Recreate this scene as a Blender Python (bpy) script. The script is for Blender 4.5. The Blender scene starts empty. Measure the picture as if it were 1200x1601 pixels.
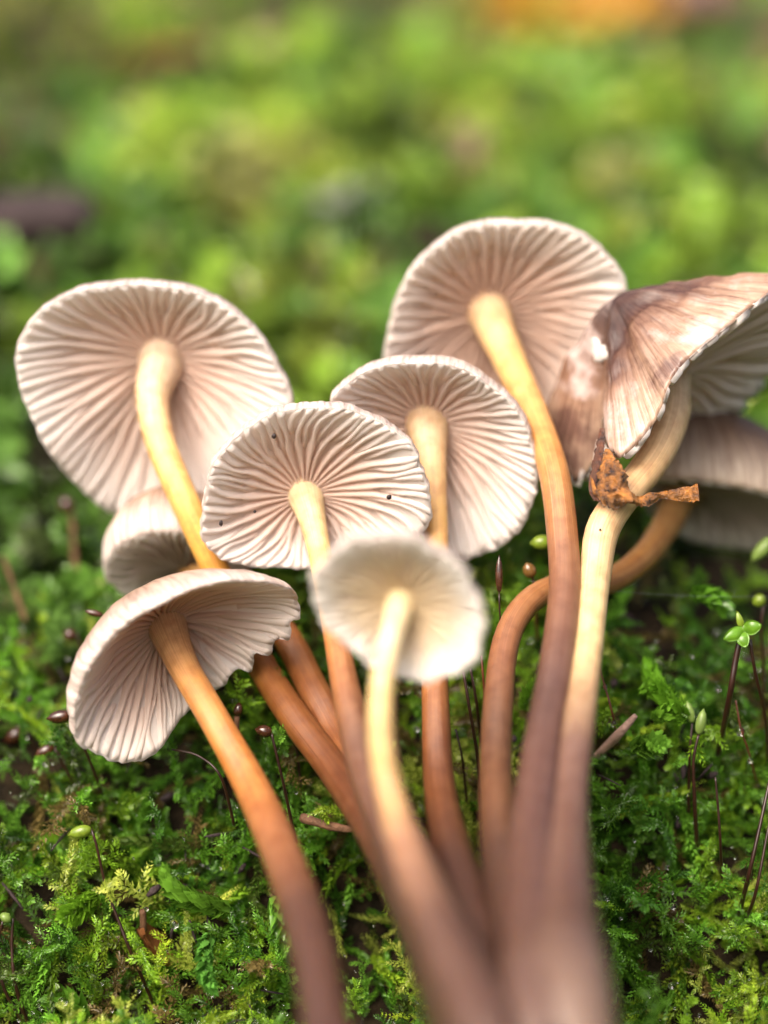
import bpy, math, random
import numpy as np
from mathutils import Vector, noise
from mathutils.bvhtree import BVHTree

# ------------------------------------------------------------------ camera, sky, sun, exposure
scene = bpy.context.scene
COL = scene.collection
scene.unit_settings.system = 'METRIC'
scene.unit_settings.scale_length = 0.01          # one unit is one centimetre
DIST = 26.0                                      # camera to the plane of focus
PITCH = math.radians(8.0)
XR = Vector((1, 0, 0))
FW = Vector((0, math.cos(PITCH), -math.sin(PITCH)))
UP = Vector((0, math.sin(PITCH), math.cos(PITCH)))
CAM = -FW * DIST
cd = bpy.data.cameras.new('camera')
co = bpy.data.objects.new('camera', cd)
COL.objects.link(co)
co.location = CAM
co.rotation_euler = (math.radians(90) - PITCH, 0, 0)
cd.sensor_fit = 'VERTICAL'
cd.sensor_height = 24.0
cd.lens = 24.0 * DIST / 10.006
cd.clip_start = 0.5
cd.clip_end = 5000
APERTURE = 1.3                                  # pupil diameter in cm
cd.dof.use_dof = True
cd.dof.focus_distance = DIST
cd.dof.aperture_fstop = cd.lens * 1e-3 / APERTURE
cd.dof.aperture_blades = 0
scene.camera = co

SUN_EL, SUN_AZ = math.radians(47), math.radians(212)   # azimuth clockwise from +Y
world = bpy.data.worlds.new('World')
scene.world = world
world.use_nodes = True
wn = world.node_tree.nodes
wn.clear()
wo = wn.new('ShaderNodeOutputWorld')
wb = wn.new('ShaderNodeBackground')
ws = wn.new('ShaderNodeTexSky')
ws.sky_type = 'NISHITA'
ws.sun_disc = False
ws.sun_elevation = SUN_EL
ws.sun_rotation = SUN_AZ
ws.air_density = 0.6
ws.dust_density = 9.0
ws.ozone_density = 0.0
wb.inputs['Strength'].default_value = 0.15
world.node_tree.links.new(ws.outputs[0], wb.inputs['Color'])
world.node_tree.links.new(wb.outputs[0], wo.inputs['Surface'])

sl = bpy.data.lights.new('sun', 'SUN')
sl.energy = 1.2
sl.angle = math.radians(50)
sl.color = (1.0, 0.94, 0.86)
so = bpy.data.objects.new('sun', sl)
COL.objects.link(so)
sd = Vector((math.sin(SUN_AZ) * math.cos(SUN_EL), math.cos(SUN_AZ) * math.cos(SUN_EL), math.sin(SUN_EL)))
so.rotation_euler = (-sd).to_track_quat('-Z', 'Y').to_euler()
so.location = sd * 60

scene.view_settings.view_transform = 'Standard'
scene.view_settings.look = 'None'
scene.view_settings.exposure = 1.08
scene.view_settings.gamma = 1.0
scene.render.engine = 'CYCLES'
scene.cycles.use_denoising = True
scene.cycles.max_bounces = 8
scene.cycles.transparent_max_bounces = 8

rng = np.random.default_rng(7)
random.seed(7)


def P(px, py, d=0.0):
    """point seen at a position of the photograph, d cm beyond the plane of focus"""
    k = (DIST + d) / DIST
    return CAM + FW * (DIST + d) + XR * ((px - 600) / 160.0 * k) + UP * ((800.5 - py) / 160.0 * k)


def unit_(v):
    return v / np.linalg.norm(v)


def A3(v):
    return np.array(v, dtype=np.float64)


# ------------------------------------------------------------------ mesh and object helpers
def link(name, me, mats, parent=None):
    o = bpy.data.objects.new(name, me)
    COL.objects.link(o)
    if me is not None:
        for m in (mats if isinstance(mats, (list, tuple)) else [mats]):
            if m.name not in [x.name for x in me.materials if x]:
                me.materials.append(m)
    if parent is not None:
        o.parent = parent
    return o


def mesh_np(name, v, f, smooth=True, attrs=None, mat_idx=None):
    """v (n,3); f list of arrays (m,3) or (m,4)"""
    me = bpy.data.meshes.new(name)
    v = np.asarray(v, dtype=np.float32)
    fs = [np.asarray(a, dtype=np.int32) for a in (f if isinstance(f, list) else [f]) if len(a)]
    loops = np.concatenate([a.ravel() for a in fs])
    sizes = np.concatenate([np.full(len(a), a.shape[1], np.int32) for a in fs])
    starts = np.concatenate([[0], np.cumsum(sizes)[:-1]]).astype(np.int32)
    me.vertices.add(len(v))
    me.vertices.foreach_set('co', v.ravel())
    me.loops.add(len(loops))
    me.loops.foreach_set('vertex_index', loops)
    me.polygons.add(len(sizes))
    me.polygons.foreach_set('loop_start', starts)
    me.polygons.foreach_set('loop_total', sizes)
    me.polygons.foreach_set('use_smooth', np.full(len(sizes), smooth, dtype=bool))
    if mat_idx is not None:
        me.polygons.foreach_set('material_index', np.asarray(mat_idx, dtype=np.int32))
    for k, val in (attrs or {}).items():
        val = np.asarray(val, dtype=np.float32)
        if val.ndim == 1:
            a = me.attributes.new(k, 'FLOAT', 'POINT')
            a.data.foreach_set('value', val)
        else:
            if val.shape[1] == 3:
                val = np.concatenate([val, np.ones((len(val), 1), np.float32)], 1)
            a = me.attributes.new(k, 'FLOAT_COLOR', 'POINT')
            a.data.foreach_set('color', val.ravel())
    me.update(calc_edges=True)
    me.validate()
    return me


def tag(o, label=None, cat=None, group=None, kind=None):
    if label:
        o['label'] = label
    if cat:
        o['category'] = cat
    if group:
        o['group'] = group
    if kind:
        o['kind'] = kind
    return o


def thing(name, label, cat, loc, group=None):
    o = bpy.data.objects.new(name, None)
    COL.objects.link(o)
    o.location = loc
    o.empty_display_size = 0.3
    return tag(o, label, cat, group)


def spline(pts, n, closed=False):
    """Catmull-Rom through pts (k, m), evenly by arc length -> (n, m)"""
    p = np.asarray(pts, dtype=np.float64)
    k = len(p)
    segs = k if closed else k - 1
    out = []
    for i in range(segs):
        if closed:
            a, b, c, d = p[(i - 1) % k], p[i], p[(i + 1) % k], p[(i + 2) % k]
        else:
            a, b, c, d = p[max(i - 1, 0)], p[i], p[i + 1], p[min(i + 2, k - 1)]
        t = np.linspace(0, 1, 24, endpoint=False)[:, None]
        out.append(0.5 * ((2 * b) + (c - a) * t + (2 * a - 5 * b + 4 * c - d) * t ** 2 + (3 * b - a - 3 * c + d) * t ** 3))
    out = np.concatenate(out + [p[:1] if closed else p[-1:]])
    L = np.concatenate([[0], np.cumsum(np.linalg.norm(np.diff(out[:, :3], axis=0), axis=1))])
    s = np.linspace(0, L[-1], n + 1)[:-1] if closed else np.linspace(0, L[-1], n)
    return np.stack([np.interp(s, L, out[:, j]) for j in range(out.shape[1])], 1)


def tube(pts, rad, segs=12, cap_ends=True, wob=0.0, seed=0, flat=1.0):
    """pts (n,3), rad (n,) -> verts, quads, u(n*segs)"""
    pts = np.asarray(pts)
    n = len(pts)
    tan = np.gradient(pts, axis=0)
    tan /= np.linalg.norm(tan, axis=1)[:, None] + 1e-12
    ref = np.array([0.0, 1.0, 0.0]) if abs(tan[0, 1]) < 0.8 else np.array([1.0, 0, 0])
    a = np.cross(tan[0], ref)
    a /= np.linalg.norm(a)
    vs = []
    ang = np.linspace(0, 2 * math.pi, segs, endpoint=False)
    r_ = np.random.default_rng(seed)
    ph = r_.uniform(0, 6.28, 6)
    for i in range(n):
        a = a - tan[i] * a.dot(tan[i])
        a /= np.linalg.norm(a) + 1e-12
        b = np.cross(tan[i], a)
        rr = rad[i] * (1 + wob * (np.sin(2 * ang + ph[0] + i * .11) * .5 + np.sin(3 * ang + ph[1] - i * .07) * .35
                                  + np.sin(i * .31 + ph[2]) * .3 + np.sin(i * .13 + ph[3]) * .4))
        vs.append(pts[i] + np.outer(np.cos(ang) * rr, a) + np.outer(np.sin(ang) * rr * flat, b))
    v = np.concatenate(vs)
    i, j = np.meshgrid(np.arange(n - 1), np.arange(segs), indexing='ij')
    q = np.stack([i * segs + j, i * segs + (j + 1) % segs, (i + 1) * segs + (j + 1) % segs, (i + 1) * segs + j], -1).reshape(-1, 4)
    fs = [q]
    u = np.repeat(np.linspace(0, 1, n), segs)
    if cap_ends:
        v = np.concatenate([v, pts[:1], pts[-1:]])
        u = np.concatenate([u, [0, 1]])
        c0, c1 = n * segs, n * segs + 1
        j = np.arange(segs)
        fs.append(np.stack([np.full(segs, c0), (j + 1) % segs, j], 1))
        fs.append(np.stack([np.full(segs, c1), (n - 1) * segs + j, (n - 1) * segs + (j + 1) % segs], 1))
    return v, fs, u


# ------------------------------------------------------------------ materials
def mat(name):
    m = bpy.data.materials.new(name)
    m.use_nodes = True
    nt = m.node_tree
    for n in list(nt.nodes):
        if n.type != 'OUTPUT_MATERIAL':
            nt.nodes.remove(n)
    out = [n for n in nt.nodes if n.type == 'OUTPUT_MATERIAL'][0]
    b = nt.nodes.new('ShaderNodeBsdfPrincipled')
    nt.links.new(b.outputs[0], out.inputs['Surface'])
    return m, nt, b, out


def N(nt, kind, **kw):
    n = nt.nodes.new(kind)
    for k, v in kw.items():
        if k in n.inputs:
            n.inputs[k].default_value = v
        else:
            setattr(n, k, v)
    return n


def ramp(nt, stops, src):
    r = nt.nodes.new('ShaderNodeValToRGB')
    e = r.color_ramp.elements
    while len(e) < len(stops):
        e.new(0.5)
    for el, (p, c) in zip(e, stops):
        el.position = p
        el.color = (c[0], c[1], c[2], 1)
    nt.links.new(src, r.inputs[0])
    return r


def mixc(nt, fac, a, b, mode='MIX'):
    m = nt.nodes.new('ShaderNodeMix')
    m.data_type = 'RGBA'
    m.blend_type = mode
    for sock, val in ((0, fac), (6, a), (7, b)):
        if isinstance(val, (int, float)):
            m.inputs[sock].default_value = val
        elif isinstance(val, tuple):
            m.inputs[sock].default_value = (*val, 1)
        else:
            nt.links.new(val, m.inputs[sock])
    return m.outputs[2]


def noise_tex(nt, scale, detail=4, rough=0.55, coord=None, stretch=None):
    tc = nt.nodes.new('ShaderNodeTexCoord')
    src = tc.outputs['Object'] if coord is None else coord
    if stretch:
        mp = nt.nodes.new('ShaderNodeMapping')
        mp.inputs['Scale'].default_value = stretch
        nt.links.new(src, mp.inputs[0])
        src = mp.outputs[0]
    n = nt.nodes.new('ShaderNodeTexNoise')
    n.inputs['Scale'].default_value = scale
    n.inputs['Detail'].default_value = detail
    n.inputs['Roughness'].default_value = rough
    nt.links.new(src, n.inputs['Vector'])
    return n


def bump(nt, b, h, strength, dist):
    bp = nt.nodes.new('ShaderNodeBump')
    bp.inputs['Strength'].default_value = strength
    bp.inputs['Distance'].default_value = dist
    nt.links.new(h, bp.inputs['Height'])
    nt.links.new(bp.outputs[0], b.inputs['Normal'])


def translucent(nt, b, out, col, fac):
    t = nt.nodes.new('ShaderNodeBsdfTranslucent')
    mx = nt.nodes.new('ShaderNodeMixShader')
    mx.inputs[0].default_value = fac
    if isinstance(col, tuple):
        t.inputs[0].default_value = (*col, 1)
    else:
        nt.links.new(col, t.inputs[0])
    nt.links.new(b.outputs[0], mx.inputs[1])
    nt.links.new(t.outputs[0], mx.inputs[2])
    nt.links.new(mx.outputs[0], out.inputs['Surface'])


def attr(nt, name):
    a = nt.nodes.new('ShaderNodeAttribute')
    a.attribute_name = name
    return a


def gill_material(name, hub, mid, rim):
    m, nt, b, out = mat(name)
    a = attr(nt, 't')
    r = ramp(nt, [(0.0, hub), (0.5, mid), (0.85, rim), (1.0, rim)], a.outputs['Fac'])
    n = noise_tex(nt, 3.0, 5)
    c = mixc(nt, n.outputs['Fac'], r.outputs[0], (0.88, 0.90, 0.92), 'MULTIPLY')
    nt.links.new(c, b.inputs['Base Color'])
    b.inputs['Roughness'].default_value = 0.55
    b.inputs['Specular IOR Level'].default_value = 0.3
    n2 = noise_tex(nt, 40.0, 3)
    bump(nt, b, n2.outputs['Fac'], 0.25, 0.01)
    translucent(nt, b, out, c, 0.5)
    return m


def skin_material(name, centre, mid, edge, blot_sheen=False):
    m, nt, b, out = mat(name)
    a = attr(nt, 't')
    r = ramp(nt, [(0.0, centre), (0.55, mid), (0.93, edge), (1.0, edge)], a.outputs['Fac'])
    st = attr(nt, 'ang')
    comb = nt.nodes.new('ShaderNodeCombineXYZ')
    nt.links.new(st.outputs['Fac'], comb.inputs[0])
    nt.links.new(a.outputs['Fac'], comb.inputs[1])
    n = noise_tex(nt, 1.0, 4, 0.6, comb.outputs[0], (70, 2.2, 1))
    rr = ramp(nt, [(0.38, (0.50, 0.42, 0.40)), (0.55, (1, 1, 1))], n.outputs['Fac'])
    c = mixc(nt, 0.75, r.outputs[0], rr.outputs[0], 'MULTIPLY')
    n3 = noise_tex(nt, 2.2, 6, 0.65)
    r3 = ramp(nt, [(0.35, (0.75, 0.68, 0.68)), (0.62, (1, 1, 1))], n3.outputs['Fac'])
    c = mixc(nt, 0.8, c, r3.outputs[0], 'MULTIPLY')
    if blot_sheen:
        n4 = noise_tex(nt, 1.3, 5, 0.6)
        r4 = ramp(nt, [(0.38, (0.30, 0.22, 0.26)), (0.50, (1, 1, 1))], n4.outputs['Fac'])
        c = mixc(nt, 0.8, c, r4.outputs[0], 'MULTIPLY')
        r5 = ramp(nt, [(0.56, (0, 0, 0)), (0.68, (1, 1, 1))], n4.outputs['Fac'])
        c = mixc(nt, r5.outputs[0], c, (0.58, 0.46, 0.42))  # milky sheen painted into the skin colour as pale pinkish blotches
    nt.links.new(c, b.inputs['Base Color'])
    b.inputs['Roughness'].default_value = 0.27 if blot_sheen else 0.42
    b.inputs['Specular IOR Level'].default_value = 0.6 if blot_sheen else 0.45
    bump(nt, b, n.outputs['Fac'], 0.7, 0.03)
    translucent(nt, b, out, c, 0.22)
    return m


def stem_material(name, stops, sss=0.25):
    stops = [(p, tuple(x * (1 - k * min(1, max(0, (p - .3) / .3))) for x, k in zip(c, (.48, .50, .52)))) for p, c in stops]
    m, nt, b, out = mat(name)
    a = attr(nt, 't')
    r = ramp(nt, stops, a.outputs['Fac'])
    st = attr(nt, 'ang')
    comb = nt.nodes.new('ShaderNodeCombineXYZ')
    nt.links.new(st.outputs['Fac'], comb.inputs[0])
    nt.links.new(a.outputs['Fac'], comb.inputs[1])
    n = noise_tex(nt, 1.0, 5, 0.6, comb.outputs[0], (34, 2.6, 1))
    rr = ramp(nt, [(0.34, (0.58, 0.48, 0.42)), (0.62, (1.0, 1.0, 1.0))], n.outputs['Fac'])
    c = mixc(nt, 0.75, r.outputs[0], rr.outputs[0], 'MULTIPLY')
    n2 = noise_tex(nt, 7, 5)
    r2 = ramp(nt, [(0.36, (0.70, 0.60, 0.55)), (0.58, (1, 1, 1))], n2.outputs['Fac'])
    c = mixc(nt, 0.7, c, r2.outputs[0], 'MULTIPLY')
    nt.links.new(c, b.inputs['Base Color'])
    b.inputs['Roughness'].default_value = 0.34
    b.inputs['Specular IOR Level'].default_value = 0.5
    b.inputs['Subsurface Weight'].default_value = sss
    b.inputs['Subsurface Radius'].default_value = (1.0, 0.45, 0.15)
    b.inputs['Subsurface Scale'].default_value = 0.12
    bump(nt, b, n.outputs['Fac'], 0.55, 0.02)
    return m


def plain(name, col, rough=0.5, spec=0.5, var=0.3, scale=5.0, transl=0.0, bmp=0.0, col2=None):
    m, nt, b, out = mat(name)
    n = noise_tex(nt, scale, 5, 0.6)
    d = col2 or tuple(x * (1 - var) for x in col)
    r = ramp(nt, [(0.35, d), (0.65, col)], n.outputs['Fac'])
    nt.links.new(r.outputs[0], b.inputs['Base Color'])
    b.inputs['Roughness'].default_value = rough
    b.inputs['Specular IOR Level'].default_value = spec
    if bmp:
        n2 = noise_tex(nt, scale * 4, 5, 0.6)
        bump(nt, b, n2.outputs['Fac'], bmp, 0.05)
    if transl:
        translucent(nt, b, out, r.outputs[0], transl)
    return m


GILL = gill_material('gill_flesh', (0.88, 0.66, 0.53), (0.92, 0.77, 0.68), (0.94, 0.87, 0.82))
GILL_TAN = gill_material('gill_flesh_tan', (0.74, 0.50, 0.37), (0.83, 0.64, 0.53), (0.91, 0.82, 0.75))
GILL_WARM = gill_material('gill_flesh_cream', (0.84, 0.66, 0.40), (0.88, 0.76, 0.58), (0.92, 0.88, 0.82))
GILL_GREY = gill_material('gill_flesh_grey', (0.42, 0.33, 0.26), (0.55, 0.45, 0.37), (0.72, 0.66, 0.60))
FLESH = gill_material('cap_flesh', (0.90, 0.69, 0.58), (0.93, 0.78, 0.69), (0.94, 0.87, 0.81))
SKIN_PALE = skin_material('cap_skin_pale', (0.34, 0.20, 0.12), (0.50, 0.35, 0.26), (0.76, 0.68, 0.62))
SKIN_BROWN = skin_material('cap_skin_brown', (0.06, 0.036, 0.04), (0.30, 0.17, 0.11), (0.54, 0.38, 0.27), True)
SKIN_DARK = skin_material('cap_skin_dark', (0.055, 0.035, 0.03), (0.20, 0.13, 0.09), (0.50, 0.40, 0.31))
CREAM, YEL, ORA, RUST, BRN, MAUVE = (0.80, 0.64, 0.38), (0.82, 0.52, 0.17), (0.68, 0.31, 0.06), (0.36, 0.13, 0.035), (0.27, 0.12, 0.06), (0.15, 0.08, 0.06)
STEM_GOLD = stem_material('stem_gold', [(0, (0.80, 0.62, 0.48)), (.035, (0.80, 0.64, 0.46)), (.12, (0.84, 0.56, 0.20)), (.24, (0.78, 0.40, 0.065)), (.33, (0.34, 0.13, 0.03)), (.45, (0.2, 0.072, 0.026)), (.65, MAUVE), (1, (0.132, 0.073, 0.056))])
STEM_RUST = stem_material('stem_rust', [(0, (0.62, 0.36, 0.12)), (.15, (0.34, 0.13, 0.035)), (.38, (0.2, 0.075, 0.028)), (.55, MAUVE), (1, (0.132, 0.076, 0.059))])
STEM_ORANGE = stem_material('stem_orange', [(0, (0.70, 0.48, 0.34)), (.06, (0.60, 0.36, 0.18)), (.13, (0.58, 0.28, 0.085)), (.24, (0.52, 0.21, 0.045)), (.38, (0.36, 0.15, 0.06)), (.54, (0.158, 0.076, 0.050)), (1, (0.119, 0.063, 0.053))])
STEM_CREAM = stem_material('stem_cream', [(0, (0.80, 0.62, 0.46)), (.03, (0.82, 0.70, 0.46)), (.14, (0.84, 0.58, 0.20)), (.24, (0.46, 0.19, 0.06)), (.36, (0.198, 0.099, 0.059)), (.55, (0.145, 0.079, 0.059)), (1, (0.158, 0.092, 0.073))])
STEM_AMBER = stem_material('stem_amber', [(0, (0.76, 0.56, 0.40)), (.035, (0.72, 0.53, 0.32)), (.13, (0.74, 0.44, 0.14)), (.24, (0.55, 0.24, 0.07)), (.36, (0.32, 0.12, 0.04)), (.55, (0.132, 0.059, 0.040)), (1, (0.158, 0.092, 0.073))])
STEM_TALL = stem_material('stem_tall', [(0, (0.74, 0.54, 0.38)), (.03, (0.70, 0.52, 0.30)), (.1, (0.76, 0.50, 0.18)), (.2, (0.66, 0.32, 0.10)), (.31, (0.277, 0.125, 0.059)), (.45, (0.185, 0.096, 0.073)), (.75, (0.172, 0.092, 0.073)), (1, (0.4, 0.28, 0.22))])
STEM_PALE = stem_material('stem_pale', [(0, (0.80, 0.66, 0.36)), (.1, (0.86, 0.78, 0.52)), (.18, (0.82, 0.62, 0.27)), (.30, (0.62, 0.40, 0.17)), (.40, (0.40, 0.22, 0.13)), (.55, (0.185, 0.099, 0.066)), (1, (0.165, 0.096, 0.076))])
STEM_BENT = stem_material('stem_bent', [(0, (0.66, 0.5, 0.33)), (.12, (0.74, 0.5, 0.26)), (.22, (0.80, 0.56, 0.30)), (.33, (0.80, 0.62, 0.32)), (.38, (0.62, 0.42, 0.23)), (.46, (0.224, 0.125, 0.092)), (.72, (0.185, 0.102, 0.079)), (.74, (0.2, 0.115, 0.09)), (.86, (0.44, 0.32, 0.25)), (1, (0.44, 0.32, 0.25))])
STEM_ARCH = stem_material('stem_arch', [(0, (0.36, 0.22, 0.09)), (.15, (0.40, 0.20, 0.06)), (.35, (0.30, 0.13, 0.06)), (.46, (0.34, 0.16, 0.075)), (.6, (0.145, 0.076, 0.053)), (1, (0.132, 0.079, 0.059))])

SETA = plain('seta', (0.032, 0.011, 0.007), 0.3, 0.5, 0.5, 20)
SETA_RED = plain('seta_red', (0.11, 0.028, 0.012), 0.3, 0.5, 0.4, 20)
CAPSULE = plain('capsule_brown', (0.06, 0.02, 0.009), 0.2, 0.7, 0.6, 14)
CAPSULE_GREEN = plain('capsule_green', (0.22, 0.32, 0.03), 0.22, 0.6, 0.45, 10, 0.25)
CAPSULE_PALE = plain('capsule_pale', (0.24, 0.36, 0.08), 0.3, 0.5, 0.4, 10, 0.3)
LEAF_GREEN = plain('sprout_leaf', (0.16, 0.36, 0.025), 0.2, 0.6, 0.35, 8, 0.35)
SOIL = plain('soil', (0.035, 0.022, 0.012), 0.75, 0.3, 0.7, 3.0, 0, 0.8)
SCRAP_DARK = plain('dry_scrap_dark', (0.16, 0.05, 0.02), 0.15, 1.0, 0.5, 9.0, 0.1, 1.0, (0.03, 0.009, 0.006))
SCRAP = plain('dry_scrap', (0.60, 0.23, 0.035), 0.13, 1.0, 0.5, 9.0, 0.12, 1.0, (0.03, 0.009, 0.006))
SPECK = plain('speck', (0.02, 0.012, 0.012), 0.5, 0.4, 0.4, 30)
STICK = plain('stick_bark', (0.040, 0.025, 0.026), 0.7, 0.3, 0.6, 2.5, 0, 0.9)
TWIG = plain('twig_bark', (0.22, 0.11, 0.06), 0.6, 0.3, 0.6, 6.0, 0, 0.6)
TWIG_PINK = plain('twig_pale', (0.38, 0.24, 0.19), 0.6, 0.3, 0.4, 6.0, 0, 0.5)
DEADLEAF = plain('leaf_orange', (0.46, 0.23, 0.012), 0.45, 0.4, 0.5, 1.2, 0.25, 0.4)
DEADLEAF_B = plain('leaf_brown', (0.32, 0.12, 0.04), 0.5, 0.4, 0.5, 1.2, 0.2, 0.4)
DEADLEAF_D = plain('leaf_dark', (0.10, 0.04, 0.02), 0.5, 0.4, 0.5, 1.2, 0.1, 0.4)
DEADLEAF_P = plain('leaf_pink', (0.22, 0.13, 0.09), 0.5, 0.4, 0.4, 1.2, 0.2, 0.4)
PALE_PATCH = plain('pale_skin_patch', (0.74, 0.69, 0.65), 0.25, 0.6, 0.15, 9, 0.2, .3)
WEB = plain('web_silk', (0.22, 0.22, 0.22), 0.4, 0.5, 0.1, 5)
wm, wnt, wb_, wout = mat('water')
wb_.inputs['Transmission Weight'].default_value = 1.0
wb_.inputs['Roughness'].default_value = 0.02
wb_.inputs['IOR'].default_value = 1.33
WATER = wm

# moss: leaf colour carried by the leaves themselves
mm, mnt, mb, mo = mat('moss_leaf')
ma = attr(mnt, 'col')
mnt.links.new(ma.outputs['Color'], mb.inputs['Base Color'])
mb.inputs['Roughness'].default_value = 0.24
mb.inputs['Specular IOR Level'].default_value = 0.6
translucent(mnt, mb, mo, ma.outputs['Color'], 0.38)
MOSS = mm

# ground sheet: dark soil close by, moss colours where single fronds can no longer be told apart
gm, gnt, gb, go = mat('mossy_soil')
n1 = noise_tex(gnt, 0.5, 6, 0.6)
n2 = noise_tex(gnt, 4.0, 6, 0.65)
r1 = ramp(gnt, [(0.32, (0.035, 0.028, 0.012)), (0.48, (0.05, 0.09, 0.015)), (0.66, (0.10, 0.17, 0.02))], n1.outputs['Fac'])
r2 = ramp(gnt, [(0.3, (0.35, 0.3, 0.25)), (0.7, (1, 1, 1))], n2.outputs['Fac'])
gfar = mixc(gnt, 0.8, r1.outputs[0], r2.outputs[0], 'MULTIPLY')
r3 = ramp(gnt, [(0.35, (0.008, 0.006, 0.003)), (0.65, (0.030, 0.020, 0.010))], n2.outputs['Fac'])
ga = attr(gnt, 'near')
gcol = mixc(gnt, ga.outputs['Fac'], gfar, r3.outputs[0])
gnt.links.new(gcol, gb.inputs['Base Color'])
gb.inputs['Roughness'].default_value = 0.85
gb.inputs['Specular IOR Level'].default_value = 0.12
bump(gnt, gb, n2.outputs['Fac'], 0.9, 0.15)
GROUND = gm

# ------------------------------------------------------------------ the mossy bank
prof_px = [(1990, -5.2), (1900, -3.4), (1800, -1.6), (1700, -0.1), (1600, 0.55), (1450, 0.7), (1300, 0.95), (1180, 1.2), (1080, 1.6),
           (980, 2.4), (880, 3.7), (780, 5.2), (650, 7.4), (500, 10.2), (350, 13.4), (200, 17.2), (50, 22.0), (-100, 28.0)]
prof = [(P(600, py, d).y, P(600, py, d).z) for py, d in prof_px]
y0, z0 = prof[0]
y1, z1 = prof[-1]
prof = [(-900, z0 - 3), (-120, z0 - 2.5), (-50, z0 - 1.6), (-22, z0 - 0.9), (-13, z0 - .45)] + prof + \
       [(y1 + 10, z1 + 3.4), (y1 + 30, z1 + 9), (y1 + 70, z1 + 17), (y1 + 160, z1 + 26), (y1 + 900, z1 + 40)]
prof = np.array(prof)


def prof_dense():
    fine = spline(prof[2:-3], 420)
    pre = np.array([[-900, z0 - 3], [-400, z0 - 2.8], [-120, z0 - 2.5], [-80, z0 - 2.05]])
    post = prof[-3:]
    return np.concatenate([pre, fine, post])


pd_ = prof_dense()
xs = np.concatenate([[-900, -400, -180, -90, -50, -32], np.linspace(-22, 22, 221), [32, 50, 90, 180, 400, 900]])


def ground_pts(yz, tangent, x):
    """profile points plus gentle lumps, displaced along the profile's normal"""
    y = yz[0]
    z = yz[1]
    ny, nz = -tangent[1], tangent[0]
    k = math.exp(-(max(abs(x) - 14, 0) / 40.0))
    q = Vector((x, y * 1.0, z * 1.0))
    h = 0.55 * noise.noise(q * 0.33) + 0.32 * noise.noise(q * 0.8 + Vector((7, 3, 1))) + 0.16 * noise.noise(q * 1.9)
    lift = 1.0 if y > 4 else 0.75
    h *= k * lift
    if y > 30:
        h += 2.0 * noise.noise(q * 0.06)
    back = 0.0
    if -6 < y < 6:
        back = -0.30 * max(0.0, -1.6 - x) * math.exp(-((z + 1.2) / 1.8) ** 2)
        back -= 0.12 * max(0.0, x - 2.2) * math.exp(-((z + 1.0) / 1.5) ** 2)
    h += max(back, -1.3)
    return (x, y + ny * h, z + nz * h)


tan_ = np.gradient(pd_, axis=0)
tan_ /= np.linalg.norm(tan_, axis=1)[:, None]
G = np.array([[ground_pts(pd_[i], tan_[i], x) for x in xs] for i in range(len(pd_))])
ni, nj = G.shape[:2]
I, J = np.meshgrid(np.arange(ni - 1), np.arange(nj - 1), indexing='ij')
gq = np.stack([I * nj + J, I * nj + J + 1, (I + 1) * nj + J + 1, (I + 1) * nj + J], -1).reshape(-1, 4)
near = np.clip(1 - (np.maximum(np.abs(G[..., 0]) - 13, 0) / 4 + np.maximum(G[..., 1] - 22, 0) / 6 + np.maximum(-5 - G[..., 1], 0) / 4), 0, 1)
gme = mesh_np('ground', G.reshape(-1, 3), [gq], True, {'near': near.ravel()})
ground = tag(link('ground', gme, GROUND), kind='structure')

# normals of the bank, for planting
dU = np.gradient(G, axis=1)
dV = np.gradient(G, axis=0)
GN = np.cross(dU, dV)
GN /= np.linalg.norm(GN, axis=2)[..., None] + 1e-12

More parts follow.
